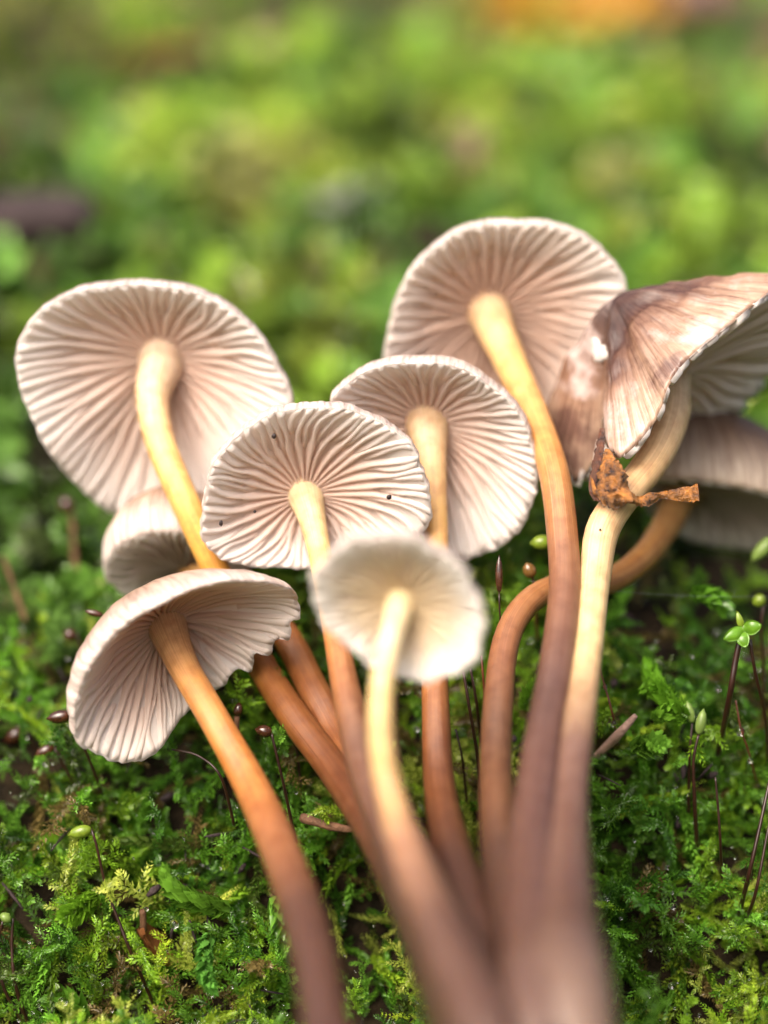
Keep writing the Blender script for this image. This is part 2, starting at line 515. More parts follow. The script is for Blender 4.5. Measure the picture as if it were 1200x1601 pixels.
# ------------------------------------------------------------------ moss
def frond_proto(seed, nodes, length, leaf, width, branches=0, per=3, blen=0.35):
    """a creeping shoot clothed in small pointed leaves: verts, tris, shade, along"""
    r = np.random.default_rng(seed)
    V, T, S = [], [], []

    def shoot(p0, d0, L, n, lf):
        d = d0 / np.linalg.norm(d0)
        p = p0.copy()
        bend = r.normal(0, 0.06, 3)
        ph = r.uniform(0, 6.28)
        pts = []
        for i in range(n):
            pts.append((p.copy(), d.copy()))
            d = d + bend + r.normal(0, 0.05, 3) + np.array([0, 0, -0.012])
            d /= np.linalg.norm(d)
            p = p + d * (L / n)
        for i, (p, d) in enumerate(pts):
            s = np.cross(d, [0.13, 0.2, 1.0])
            s /= np.linalg.norm(s) + 1e-9
            u = np.cross(s, d)
            k = i / max(n - 1, 1)
            sz = lf * (0.55 + 0.75 * math.sin(math.pi * min(1, 0.22 + 0.8 * k)) ** 0.8) * (1 if k < .9 else 0.75)
            for m in range(per):
                a = ph + m * 2 * math.pi / per + i * 1.1 + r.normal(0, .25)
                side = s * math.cos(a) + u * math.sin(a) * 0.7
                side /= np.linalg.norm(side)
                l = d * (0.62 + r.normal(0, .1)) + side * (0.82 + r.normal(0, .12))
                l /= np.linalg.norm(l)
                w = np.cross(l, d)
                w /= np.linalg.norm(w) + 1e-9
                nn = np.cross(w, l)
                b = p + side * 0.006
                ll = sz * r.uniform(.8, 1.2)
                ww = ll * width
                base = len(V)
                V.extend([b, b + l * ll * .42 + w * ww - nn * ww * .45, b + l * ll - d * ll * r.uniform(-.1, .22) * 0 + d * ll * .12, b + l * ll * .42 - w * ww - nn * ww * .45])
                T.extend([(base, base + 1, base + 2), (base, base + 2, base + 3)])
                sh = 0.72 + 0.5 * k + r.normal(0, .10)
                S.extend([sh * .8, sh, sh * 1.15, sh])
        return pts

    main = shoot(np.zeros(3), np.array([1.0, 0, 0.0]), length, nodes, leaf)
    for bq in range(branches):
        i = int((0.12 + 0.76 * (bq + 0.5) / branches) * nodes)
        p, d = main[i]
        sgn = 1 if bq % 2 else -1
        d2 = d * 0.7 + np.array([0, sgn * 0.8, r.normal(0.05, .2)])
        shoot(p, d2, length * blen * r.uniform(.7, 1.2) * (1.1 - .5 * i / nodes), max(5, int(nodes * blen * 1.0)), leaf * .82)
    return np.array(V), np.array(T, dtype=np.int64), np.array(S)


def plant(name, protos, pos, nrm, fwd, scale, cols, label):
    """one mesh of many shoots"""
    Vs, Ts, Cs = [], [], []
    off = 0
    for i in range(len(pos)):
        V, T, S = protos[i % len(protos)]
        f = fwd[i] / np.linalg.norm(fwd[i])
        u = nrm[i] - f * nrm[i].dot(f)
        u /= np.linalg.norm(u) + 1e-9
        s = np.cross(u, f)
        M = np.stack([f, s, u], 0)
        Vs.append((V * scale[i]) @ M + pos[i])
        Ts.append(T + off)
        off += len(V)
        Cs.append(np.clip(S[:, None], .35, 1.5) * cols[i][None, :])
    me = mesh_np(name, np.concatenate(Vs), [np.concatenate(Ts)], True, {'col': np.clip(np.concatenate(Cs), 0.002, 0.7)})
    return tag(link(name, me, MOSS), label, None, None, 'stuff')


PAL = np.array([(0.20, 0.33, 0.022), (0.105, 0.235, 0.018), (0.29, 0.39, 0.03), (0.055, 0.14, 0.014), (0.33, 0.36, 0.06), (0.14, 0.29, 0.03), (0.08, 0.12, 0.02), (0.19, 0.14, 0.045)])


def pick(i0, i1, xlo, xhi, n):
    """random places on the bank, spread by area over rows i0..i1"""
    area = np.linalg.norm(np.cross(dU, dV), axis=2)
    m = np.zeros_like(area)
    sel = (G[..., 0] > xlo) & (G[..., 0] < xhi)
    sel[:i0] = False
    sel[i1:] = False
    m[sel] = area[sel]
    pr = (m / m.sum()).ravel()
    k = rng.choice(len(pr), n, p=pr)
    i, j = np.unravel_index(k, area.shape)
    jit = rng.uniform(-.5, .5, (n, 2))
    pos = G[i, j] + dU[i, j] * jit[:, :1] + dV[i, j] * jit[:, 1:]
    return pos, GN[i, j]


def row_of(y, z):
    return int(np.argmin((pd_[:, 0] - y) ** 2 + (pd_[:, 1] - z) ** 2))


def row_px(py, d):
    p = P(600, py, d)
    return row_of(p.y, p.z)


def fld(p, s, o=0.0):
    return np.array([noise.noise(Vector(q) * s + Vector((o, o * 2, -o))) for q in p])


# crumbs of bark and needles in the moss
pos, nrm = pick(row_px(1800, -1.6), row_px(900, 3.5), -6, 6, 230)
LV, LT, lo = [], [], 0
for q, m_ in zip(pos, nrm):
    d = unit_(rng.normal(0, 1, 3) + np.array([0, 0, -.3]))
    s_ = unit_(np.cross(d, m_ + .01))
    L = rng.uniform(.06, .4)
    w = rng.uniform(.006, .02) if L > .2 else rng.uniform(.02, .05)
    c = q + m_ * rng.uniform(.3, .65)
    pts = np.array([c - d * L / 2, c + d * L / 2 + m_ * L * .1])
    v, f, u = tube(np.array([pts[0], (pts[0] + pts[1]) / 2 + m_ * L * .08, pts[1]]), np.array([w * .6, w, w * .4]), 5, True)
    LV.append(v)
    LT.append((f[0] + lo, f[1] + lo, f[2] + lo))
    lo += len(v)
tag(link('litter', mesh_np('litter', np.concatenate(LV), [np.concatenate([t[0] for t in LT]), np.concatenate([t[1] for t in LT] + [t[2] for t in LT])]), STICK), 'brown crumbs of bark and dead needles caught in the moss', None, None, 'stuff')

# dew on the moss
def icos(sub=1):
    t = (1 + 5 ** .5) / 2
    v = np.array([(-1, t, 0), (1, t, 0), (-1, -t, 0), (1, -t, 0), (0, -1, t), (0, 1, t), (0, -1, -t), (0, 1, -t), (t, 0, -1), (t, 0, 1), (-t, 0, -1), (-t, 0, 1)], float)
    f = np.array([(0, 11, 5), (0, 5, 1), (0, 1, 7), (0, 7, 10), (0, 10, 11), (1, 5, 9), (5, 11, 4), (11, 10, 2), (10, 7, 6), (7, 1, 8), (3, 9, 4), (3, 4, 2), (3, 2, 6), (3, 6, 8), (3, 8, 9), (4, 9, 5), (2, 4, 11), (6, 2, 10), (8, 6, 7), (9, 8, 1)])
    v /= np.linalg.norm(v, axis=1)[:, None]
    # one subdivision
    vs = list(map(tuple, v))
    cache = {}
    fs = []

    def mid(a, b):
        k = (min(a, b), max(a, b))
        if k not in cache:
            m = (np.array(vs[a]) + np.array(vs[b]))
            vs.append(tuple(m / np.linalg.norm(m)))
            cache[k] = len(vs) - 1
        return cache[k]
    for _ in range(sub):
        fs = []
        for a, b, c in f:
            x, y, z = mid(a, b), mid(b, c), mid(c, a)
            fs += [(a, x, z), (b, y, x), (c, z, y), (x, y, z)]
        f = fs
    return np.array(vs), np.array(fs)


IV, IF = icos()
pos, nrm = pick(row_px(1800, -2.3), row_px(300, 14.7), -8, 8, 3000)
pos = pos + nrm * rng.uniform(.25, .75, (len(pos), 1))
rad = np.abs(rng.normal(0, .014, len(pos))) + .010
dv = (IV[None] * rad[:, None, None] + pos[:, None]).reshape(-1, 3)
dfc = (IF[None] + (np.arange(len(pos)) * len(IV))[:, None, None]).reshape(-1, 3)
tag(link('dew', mesh_np('dew', dv, [dfc]), WATER), 'tiny clear dew drops sprinkled over the moss', None, None, 'stuff')


# ------------------------------------------------------------------ mushrooms
def unit(v):
    return v / (np.linalg.norm(v) + 1e-12)


def screen_dir(x, y, z):
    return unit(A3(XR) * x + A3(UP) * y + A3(FW) * z)


STEM_PTS = []


def make_stem(root, base, path, m, seed):
    """path rows: px, py, d, diameter in photo px at the plane of focus"""
    pts = []
    for a, b, c, w in path:
        foot = min(1.0, max(0.0, (b - 1250) / 450.0))
        c2 = c - 2.0 * foot
        w2 = w * (0.81 + (0.72 if path[-1][0] > 700 else 0.36) * foot)
        pts.append([*P(a, b, c2), w2 / 320.0 * (DIST + c2) / DIST])
    pts = np.array(pts)
    sp = spline(pts, 90)
    STEM_PTS.append(sp[:, :3].copy())
    sp[:, 3] *= 1 + .6 * np.exp(-np.arange(90) / 4.0)
    v, f, u = tube(sp[:, :3], sp[:, 3], 24, True, 0.035, seed)
    ang = np.concatenate([np.tile(np.abs(np.linspace(-1, 1, 24, endpoint=False)), 90), [0, 0]])
    me = mesh_np('stem', v - A3(base), f, True, {'t': u, 'ang': ang})
    return link('stem', me, m, root)


def make_cap(root, base, hub, rim, H, axis=None, bulge=0.1, phimax=98, ngill=40, gh=0.15, hubr=0.2, skin=None, gill=None, seed=0, wave=1.0, short=True, swirl=0.0, rim_jag=0.009, gend=0.985, cone=None, rimh=0.28, lip=None, ribs=0.0, edgew=.13, crumple=0.0):
    r = np.random.default_rng(seed)
    C = A3(P(*hub))
    ctrl = np.array([A3(P(*q)) for q in rim])
    NR = 200
    R = spline(ctrl, NR, True)
    cen = R.mean(0)
    if axis is None:
        a = np.zeros(3)
        for i in range(NR):
            a += np.cross(R[i] - cen, R[(i + 1) % NR] - cen)
        a = unit(a)
        if a.dot(A3(FW)) < 0:
            a = -a
    else:
        a = screen_dir(*axis)
    rm = np.linalg.norm(R - cen, axis=1).mean()
    # ragged margin
    ph = r.uniform(0, 6.28, 5)
    s01 = np.arange(NR) / NR * 2 * math.pi
    jag = 1 + rim_jag * (np.sin(s01 * 9 + ph[0]) + .7 * np.sin(s01 * 17 + ph[1]) + .6 * np.sin(s01 * 41 + ph[2])) + r.normal(0, rim_jag * .35, NR)
    R = C + (R - C) * jag[:, None]
    e1 = unit(np.cross(a, [0.3, 0.1, 1.0]))
    e2 = np.cross(a, e1)

    def Rf(s):
        x = (s % 1.0) * NR
        i = int(x) % NR
        f = x - int(x)
        return R[i] * (1 - f) + R[(i + 1) % NR] * f

    def under(s, t):
        q = Rf(s)
        d = q - C
        w = unit(d - a * d.dot(a))
        h = C + w * hubr
        p = h * (1 - t) + q * t
        return p + a * (bulge * rm * math.sin(math.pi * min(1, t ** 0.85)))

    # skin + flesh
    nt_, nu = 26, 14
    phis = np.linspace(0, math.radians(phimax), nt_)
    V, tt, an = [], [], []
    cm, c0 = math.cos(phis[-1]), 1 - math.cos(phis[-1])
    for k, p in enumerate(phis):
        rad = math.sin(p) / math.sin(phis[-1])
        hh = H * (math.cos(p) - cm) / c0
        if cone:
            rad = k / (nt_ - 1)
            hh = H * (1 - (math.sqrt(rad * rad + .012) - .11) / .896) ** cone if k < nt_ - 1 else 0.0
        if lip:
            wd = (R - C) / np.linalg.norm(R - C, axis=1)[:, None]
            wl = np.clip(wd @ screen_dir(lip[1], lip[2], 0), 0, 1) ** .7
            rad = (rad + lip[0] * wl * math.sin(math.pi * min(1, (k / (nt_ - 1)) ** 1.6)))[:, None]
        ring = C + (R - C) * rad + a * (hh + 0.012 * (1 - k / (nt_ - 1)))
        if 2 < k < nt_ - 1:
            ring = ring + a[None] * (np.sin(s01 * 23 + ph[3]) * .006 + ribs * (np.abs(np.sin(s01 * ngill * .5 + .8 * np.sin(s01 * 7))) - .5) + r.normal(0, .003, NR))[:, None] * (k / nt_)
        if crumple and 0 < k < nt_ - 1:
            kk = math.sin(math.pi * (k / (nt_ - 1)) ** .7)
            ring = ring + np.array([a * crumple * kk * (noise.noise(Vector(q) * 1.7) + .6 * noise.noise(Vector(q) * 4.1) + .3 * noise.noise(Vector(q) * 9.0)) for q in ring])
        V.append(ring)
        tt.append(np.full(NR, k / (nt_ - 1)))
        an.append(np.abs(np.linspace(-1, 1, NR, endpoint=False)))
    nskin = nt_
    for k in range(1, nu + 1):
        t = 1 - k / nu
        ring = np.array([under(i / NR, t) for i in range(NR)])
        V.append(ring)
        tt.append(np.full(NR, t))
        an.append(np.abs(np.linspace(-1, 1, NR, endpoint=False)))
    rows = len(V)
    V = np.concatenate(V)
    I, J = np.meshgrid(np.arange(rows - 1), np.arange(NR), indexing='ij')
    Q = np.stack([I * NR + J, I * NR + (J + 1) % NR, (I + 1) * NR + (J + 1) % NR, (I + 1) * NR + J], -1).reshape(-1, 4)
    mi = (I.ravel() >= nskin - 1).astype(int)
    V = np.concatenate([V, [C + a * 0.02]])
    tt = np.concatenate(tt + [np.zeros(1)])
    an = np.concatenate(an + [np.zeros(1)])
    j = np.arange(NR)
    last = (rows - 1) * NR
    T = np.stack([last + j, last + (j + 1) % NR, np.full(NR, len(V) - 1)], 1)
    me = mesh_np('cap', V - A3(base), [Q, T], True, {'t': tt, 'ang': an}, np.concatenate([mi, np.ones(NR, int)]))
    cap = link('cap', me, [skin or SKIN_PALE, FLESH], root)
    # gills, one by one
    per = np.linalg.norm(np.diff(np.concatenate([R, R[:1]]), axis=0), axis=1).sum()
    total = ngill * (2 if short else 1)
    wph = r.uniform(0, 6.28, 6)
    for g in range(total):
        s0 = (g + r.normal(0, .10)) / total
        is_short = short and g % 2 == 1
        ta = 0.0 if not is_short else r.uniform(.34, .66)
        te = gend + r.normal(0, .006)
        m = 13
        ts = np.linspace(ta, te, m)
        am = r.normal(0, .10) * wave / total
        f1, p1 = r.uniform(1.0, 2.2), r.uniform(0, 6.28)
        hs = r.uniform(.88, 1.12) if edgew < .2 else r.uniform(.6, 1.35)
        ctr, sid, hgt, sp_ = [], [], [], []
        for t in ts:
            low = (math.sin(s0 * 6.283 * 3 + wph[0] + t * 3) + .8 * math.sin(s0 * 6.283 * 7 + wph[1] + t * 5)) * .22 * wave / total * 2
            sw = swirl * t * t / total
            s = s0 + low * t + am * math.sin(f1 * t * 6.283 + p1) * t * 2 + sw + wave * .35 / total * math.sin(s0 * 6.283 * 15 + wph[2] + t * 9) * max(0, t - .45)
            ctr.append(under(s, t))
            sid.append(unit(under(s + .003, t) - under(s - .003, t)))
            sp_.append(max(np.linalg.norm(under(s + .5 / ngill / (2 if short and t > .55 else 1) , t) - under(s - .5 / ngill / (2 if short and t > .55 else 1), t)), 1e-4))
            prof_h = (0.55 + 0.45 * math.sin(math.pi * min(1, .2 + t * .75))) * (1 - max(0, (t - .72) / .28) ** 1.5 * (1 - rimh))
            if is_short:
                k = (t - ta) / (te - ta)
                prof_h *= 0.80 * min(1, (k / .35)) ** .7
            hgt.append(gh * rm * prof_h * hs + .004)
        ctr, sid = np.array(ctr), np.array(sid)
        vv = []
        for k in range(m):
            sp1 = min(sp_[k], .2)
            x, hgt_k = sid[k], hgt[k]
            lean = x * sp1 * .16 * math.sin(f1 * 4 * ts[k] + p1)
            dn = -a * hgt_k
            vv += [ctr[k] - x * sp1 * .46 + a * .012, ctr[k] - x * sp1 * (.25 + edgew * .6) + dn * .5 + lean * .4, ctr[k] - x * sp1 * edgew + dn * .95 + lean,
                   ctr[k] + x * sp1 * edgew + dn * .95 + lean, ctr[k] + x * sp1 * (.25 + edgew * .6) + dn * .5 + lean * .4, ctr[k] + x * sp1 * .46 + a * .012]
        I2, J2 = np.meshgrid(np.arange(m - 1), np.arange(5), indexing='ij')
        q = np.stack([I2 * 6 + J2, I2 * 6 + J2 + 1, (I2 + 1) * 6 + J2 + 1, (I2 + 1) * 6 + J2], -1).reshape(-1, 4)
        l = (m - 1) * 6
        e = np.array([[l, l + 1, l + 4, l + 5], [l + 1, l + 2, l + 3, l + 4]])
        gme = mesh_np('gill', np.array(vv) - A3(base), [q, e], True, {'t': np.repeat(ts, 6)})
        link('gill', gme, gill or GILL, cap)
    return cap


def mushroom(label, stem_path, stem_mat, seed, **cap):
    base = P(stem_path[-1][0], stem_path[-1][1], stem_path[-1][2] - 2.0)
    root = thing('mushroom', label, 'mushroom', base, 'mushrooms growing in one tuft')
    make_stem(root, base, stem_path, stem_mat, seed)
    make_cap(root, base, seed=seed, **cap)
    return root


# wide pale cap at the outer left
mushroom('large round pale cap on a glossy golden stem behind the small tan cap',
         [(252, 545, 1.75, 66), (250, 575, 1.5, 66), (238, 620, 1.25, 58), (250, 690, 1.0, 56), (285, 775, .75, 56), (328, 870, .7, 55), (386, 1000, .75, 56), (452, 1110, .3, 60), (530, 1215, -.35, 66),
          (610, 1340, -1.2, 74), (690, 1500, -2, 86), (760, 1700, -2.8, 90), (790, 1975, -3.2, 90)], STEM_GOLD, 11,
         hub=(250, 560, 1.6), H=0.75, ngill=34, gh=.068, hubr=.13, bulge=.09, phimax=97, wave=.8, rim_jag=.005,
         rim=[(230, 447, .72), (320, 463, .72), (390, 512, .77), (435, 575, .87), (455, 640, 1.0), (430, 720, 1.2), (360, 770, 1.5), (270, 800, 1.85), (195, 808, 1.9), (130, 770, 1.65), (75, 705, 1.25), (38, 630, 1.05), (25, 560, .9), (45, 505, .8), (100, 465, .74), (160, 449, .72)])
# small tan cap peeping between
mushroom('small tan cap seen from its side, wedged between golden stem and folded cap',
         [(298, 866, 1.85, 50), (312, 892, 1.6, 50), (380, 938, 1.3, 54), (442, 990, .95, 56), (490, 1080, .5, 60), (540, 1170, .05, 66), (620, 1300, -.9, 74), (700, 1450, -1.8, 84), (780, 1650, -2.7, 90), (800, 1975, -3.2, 90)], STEM_RUST, 12,
         hub=(290, 885, 1.65), H=0.74, axis=(-.1, .95, .15), bulge=.06, phimax=100, ngill=26, gh=.10, hubr=.16, gill=GILL_GREY, skin=SKIN_PALE,
         rim=[(175, 866, 1.15), (195, 848, 1.00), (245, 832, 0.90), (310, 838, 0.90), (370, 860, 1.00), (390, 900, 1.25), (360, 935, 1.50), (290, 950, 1.70), (210, 938, 1.70), (172, 912, 1.50), (163, 888, 1.30)])
# tall one behind, upper right
mushroom('highest cap of the tuft, soft round and pinkish beige on the longest stem',
         [(758, 470, 2.2, 62), (768, 498, 1.95, 60), (795, 560, 1.55, 58), (835, 650, .95, 58), (866, 740, .4, 60), (879, 840, 0, 62), (882, 930, -.4, 64), (868, 1050, -1, 70), (845, 1180, -1.7, 76), (832, 1310, -2.3, 84), (835, 1460, -2.8, 92), (850, 1640, -3.2, 100), (860, 1975, -3.5, 100)], STEM_TALL, 16,
         hub=(764, 492, 2.05), H=0.75, gill=GILL_TAN, ngill=34, gh=.068, hubr=.13, bulge=.09, phimax=97, wave=.8, rim_jag=.005,
         rim=[(790, 350, 1.2), (870, 355, 1.2), (935, 385, 1.25), (975, 440, 1.35), (980, 500, 1.5), (960, 570, 1.8), (910, 660, 2.1), (830, 720, 2.3), (740, 730, 2.3), (650, 680, 2.1), (605, 600, 1.8), (603, 545, 1.6), (620, 470, 1.45), (660, 405, 1.3), (720, 362, 1.22)])
# behind the centre cap
mushroom('half hidden cap with amber stem, just behind the sharpest ribbed cap',
         [(664, 640, 1.25, 66), (668, 672, 1.0, 62), (676, 760, .75, 50), (682, 860, .5, 46), (680, 1000, .2, 50), (681, 1110, -.2, 56), (690, 1250, -.8, 66), (725, 1400, -1.6, 76), (780, 1560, -2.3, 86), (830, 1720, -2.9, 90), (840, 1975, -3.2, 90)], STEM_AMBER, 15,
         hub=(667, 664, 1.05), H=0.72, ngill=33, gh=.07, hubr=.12, bulge=.11, phimax=101, wave=.9, rim_jag=.006,
         rim=[(655, 568, .22), (720, 577, .22), (780, 614, .3), (820, 662, .4), (838, 730, .55), (828, 800, .75), (788, 850, .95), (725, 876, 1.05), (680, 860, 1.0), (620, 800, .9), (560, 740, .75), (532, 690, .6), (517, 640, .45), (532, 608, .35), (582, 577, .28)])
# the sharp one in the middle
mushroom('sharpest pale cap with crisp wavy gills and cream stem, amid the tuft',
         [(472, 742, .95, 66), (477, 772, .65, 60), (488, 812, .42, 48), (501, 870, .2, 44), (522, 980, -.3, 48), (543, 1090, -.8, 58), (575, 1210, -1.4, 74), (640, 1360, -2, 88), (720, 1530, -2.6, 100), (790, 1720, -3, 100), (810, 1975, -3.3, 100)], STEM_CREAM, 14,
         hub=(477, 772, .62), H=0.66, ngill=31, gh=.072, hubr=.11, bulge=.10, phimax=97, wave=1.2, swirl=1.5,
         rim=[(490, 637, -.15), (560, 646, -.12), (620, 675, -.08), (655, 720, 0), (671, 775, .15), (668, 825, .3), (640, 850, .42), (580, 870, .5), (500, 888, .6), (420, 888, .55), (350, 876, .42), (319, 850, .3), (316, 800, .15), (326, 745, 0), (360, 690, -.08), (420, 650, -.13)])
# folded one, lower left
mushroom('folded bell shaped cap on a thick orange stem, lowest cap of the tuft',
         [(252, 955, .5, 64), (262, 985, .25, 61), (288, 1045, -.05, 57), (333, 1122, -.4, 61), (398, 1240, -.9, 70), (452, 1365, -1.5, 72), (490, 1490, -2.1, 72), (515, 1620, -2.5, 74), (560, 1760, -2.9, 79), (620, 1975, -3.4, 79)], STEM_ORANGE, 13,
         hub=(260, 975, 0.30), H=0.62, axis=(-.42, .45, .75), bulge=.14, phimax=97, lip=(.30, -.75, .65), ngill=33, gh=.072, hubr=.13, wave=1.1, swirl=-1.0, gill=GILL_TAN,
         rim=[(468, 938, -0.15), (440, 916, -0.45), (380, 907, -0.70), (310, 918, -0.85), (250, 946, -0.90), (186, 986, -0.85), (139, 1048, -0.75), (117, 1110, -0.60), (126, 1162, -0.40), (186, 1193, -0.20), (248, 1173, 0.00), (285, 1120, 0.25), (330, 1085, 0.35), (352, 1072, 0.30), (368, 1046, .25), (392, 1050, 0.28), (398, 1022, .15), (424, 1026, 0.15), (430, 1000, .05), (452, 1000, 0.02), (455, 972, -.05), (470, 966, -0.08)])
# bent one with the creased cap
creased = mushroom('creased brown cap with two flaps, on the pale bent stem wrapped in scrap',
         [(1040, 590, 1.0, 62), (1046, 648, .7, 66), (1022, 715, .42, 64), (976, 775, .16, 62), (942, 828, 0, 66), (930, 900, -.2, 62), (920, 1000, -.7, 60), (905, 1120, -1.4, 64), (888, 1260, -2.1, 74), (882, 1420, -2.7, 90), (890, 1600, -3.2, 110), (890, 1975, -3.5, 110)], STEM_BENT, 18,
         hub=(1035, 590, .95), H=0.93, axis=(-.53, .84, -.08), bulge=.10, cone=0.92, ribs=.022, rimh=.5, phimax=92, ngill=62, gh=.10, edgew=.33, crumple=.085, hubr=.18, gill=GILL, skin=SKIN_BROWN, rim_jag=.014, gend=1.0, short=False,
         rim=[(1275, 425, .75), (1200, 462, .3), (1140, 510, .08), (1085, 555, -.05), (1050, 595, -.1), (1032, 645, -.08), (1002, 690, -.05), (967, 717, 0), (948, 690, .3), (943, 655, .7), (940, 690, 1.0), (925, 735, 1.05), (895, 755, 1.1), (862, 735, 1.3), (838, 670, 1.6), (880, 660, 2.0), (1000, 700, 2.2), (1080, 680, 2.2), (1130, 662, 2.1), (1195, 595, 1.9), (1260, 520, 1.5), (1290, 465, 1.1)])
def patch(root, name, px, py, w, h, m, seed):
    """a thin ragged patch lying on the skin of the cap"""
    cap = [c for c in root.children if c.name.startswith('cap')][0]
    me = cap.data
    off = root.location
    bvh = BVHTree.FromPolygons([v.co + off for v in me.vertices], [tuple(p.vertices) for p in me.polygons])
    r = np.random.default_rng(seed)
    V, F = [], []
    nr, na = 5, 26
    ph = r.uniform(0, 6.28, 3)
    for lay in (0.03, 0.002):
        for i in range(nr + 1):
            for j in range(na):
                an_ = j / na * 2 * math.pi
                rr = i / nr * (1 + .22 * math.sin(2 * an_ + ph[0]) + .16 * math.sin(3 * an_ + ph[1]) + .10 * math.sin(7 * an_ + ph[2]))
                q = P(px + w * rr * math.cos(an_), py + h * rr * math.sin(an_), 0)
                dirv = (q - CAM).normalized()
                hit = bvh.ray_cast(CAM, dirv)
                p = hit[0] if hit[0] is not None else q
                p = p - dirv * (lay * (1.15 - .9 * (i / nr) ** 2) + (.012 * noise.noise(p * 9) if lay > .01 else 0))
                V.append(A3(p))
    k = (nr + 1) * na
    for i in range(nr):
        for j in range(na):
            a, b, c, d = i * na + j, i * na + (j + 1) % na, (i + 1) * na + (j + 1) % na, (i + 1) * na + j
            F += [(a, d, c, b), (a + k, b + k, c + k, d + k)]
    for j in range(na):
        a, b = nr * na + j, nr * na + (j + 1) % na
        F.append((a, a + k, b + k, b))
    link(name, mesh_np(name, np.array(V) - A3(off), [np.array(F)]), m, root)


patch(creased, 'pale_patch', 936, 549, 11, 20, PALE_PATCH, 3)  # thin whitish patch laid flush on the cap skin
# brown one at the right edge
mushroom('dark brown cap in shade behind the scrap, on the stem that arches like a hook',
         [(1085, 745, 2.4, 56), (1062, 775, 2.15, 54), (1042, 820, 1.75, 52), (1005, 872, 1.3, 50), (948, 910, .85, 50), (880, 915, .5, 50), (826, 942, .2, 52), (792, 1000, -.1, 54), (779, 1100, -.6, 58), (776, 1220, -1.2, 64), (790, 1360, -2, 74), (830, 1530, -2.8, 86), (860, 1700, -3.2, 90), (870, 1975, -3.5, 90)], STEM_ARCH, 19,
         hub=(1085, 768, 2.25), H=1.0, axis=(-.05, .92, .2), bulge=.10, phimax=100, ribs=.012, ngill=40, gh=.10, hubr=.18, gill=GILL_GREY, skin=SKIN_DARK, short=False,
         rim=[(1015, 752, 1.8), (1050, 750, 1.55), (1110, 755, 1.45), (1200, 772, 1.4), (1280, 800, 1.6), (1310, 830, 2.0), (1270, 860, 2.5), (1180, 862, 2.8), (1090, 848, 2.8), (1030, 815, 2.5), (1005, 780, 2.1)])
# nearest one, out of focus
mushroom('nearest cap of the tuft, blurred cream with a pale yellow stem',
         [(632, 915, -1.95, 52), (624, 950, -2.15, 49), (611, 995, -2.4, 44), (598, 1060, -2.6, 44), (595, 1150, -2.75, 49), (612, 1250, -2.9, 55), (652, 1370, -3, 66), (710, 1510, -3.2, 77), (770, 1670, -3.4, 81), (800, 1975, -3.7, 81)], STEM_PALE, 17,
         hub=(626, 945, -2.1), H=0.55, ngill=28, gh=.10, hubr=.13, bulge=.10, phimax=97, gill=GILL_WARM, skin=SKIN_PALE, rim_jag=.02,
         rim=[(600, 838, -2.7), (670, 852, -2.7), (722, 892, -2.65), (752, 950, -2.55), (756, 1000, -2.45), (732, 1043, -2.35), (680, 1065, -2.25), (612, 1056, -2.2), (560, 1026, -2.2), (518, 988, -2.25), (490, 945, -2.35), (493, 895, -2.5), (532, 855, -2.62)])

# ------------------------------------------------------------------ moss planted round the stems
# close moss, where single leaves can be seen
protoA = [frond_proto(100 + i, 36, 1.2, 0.056, 0.24, 7, 3, .25) for i in range(10)]
protoB = [frond_proto(140 + i, 40, 1.25, 0.062, 0.28, 0, 4) for i in range(8)]
pos, nrm = pick(row_px(1900, -3.4), row_px(880, 3.7), -6.2, 6.2, 5400)
den = fld(pos, 0.85, 3.1) + 0.5 * fld(pos, 2.2, 9.0)
keep = den + rng.normal(0, .14, len(den)) > -0.30
sp_all = np.concatenate(STEM_PTS)
rel = pos + nrm * .3 - A3(CAM)
dep = rel @ A3(FW)
ppx = 600 + rel @ A3(XR) / dep * DIST * 160
ppy = 800.5 - rel @ A3(UP) / dep * DIST * 160
for hx, hy, hr in ((238, 1478, 48), (335, 1572, 75), (270, 1590, 50), (420, 1340, 40), (735, 1290, 45), (560, 1420, 60), (1060, 1255, 28), (955, 1335, 45), (1010, 1420, 35), (100, 1420, 35), (60, 1365, 35), (1180, 1160, 40), (1090, 1450, 35)):
    keep &= (((ppx - hx) / hr) ** 2 + ((ppy - hy) / hr / .8) ** 2) > rng.uniform(.5, 1.2, len(pos))
keep &= ~((ppx > 930) & (ppy < 1050) & (rng.random(len(pos)) < .62))
dist = np.array([np.min(np.linalg.norm(sp_all - (q + m_ * .3), axis=1)) for q, m_ in zip(pos, nrm)])
keep &= dist > .5
pos, nrm, den = pos[keep], nrm[keep], den[keep]
n = len(pos)
fwd = nrm * rng.uniform(.25, .95, (n, 1)) + rng.normal(0, .62, (n, 3)) + np.array([0, -.1, -0.05])
hue = fld(pos, 0.55, 20.0) + rng.normal(0, .25, n)
ci = np.clip(np.digitize(hue, [-.5, -.28, -.1, .08, .25, .42, .6]), 0, 7)
order = np.array([6, 3, 1, 5, 0, 2, 4, 4])
cols = PAL[order[ci]] * rng.uniform(.6, 1.75, (n, 1)) * np.array([.95, 1.05, 1.0])
dry = rng.random(n) < 0.085
cols[dry] = PAL[7] * rng.uniform(.6, 1.1, (dry.sum(), 1))
sc = rng.uniform(.55, 1.05, n) * (1 + .35 * np.clip(den, -.5, .6))
plant('moss', protoA + protoB, pos + nrm * 0.02, nrm, fwd, sc, cols, 'wet feathery green moss carpeting the steep bank around the mushroom stems')

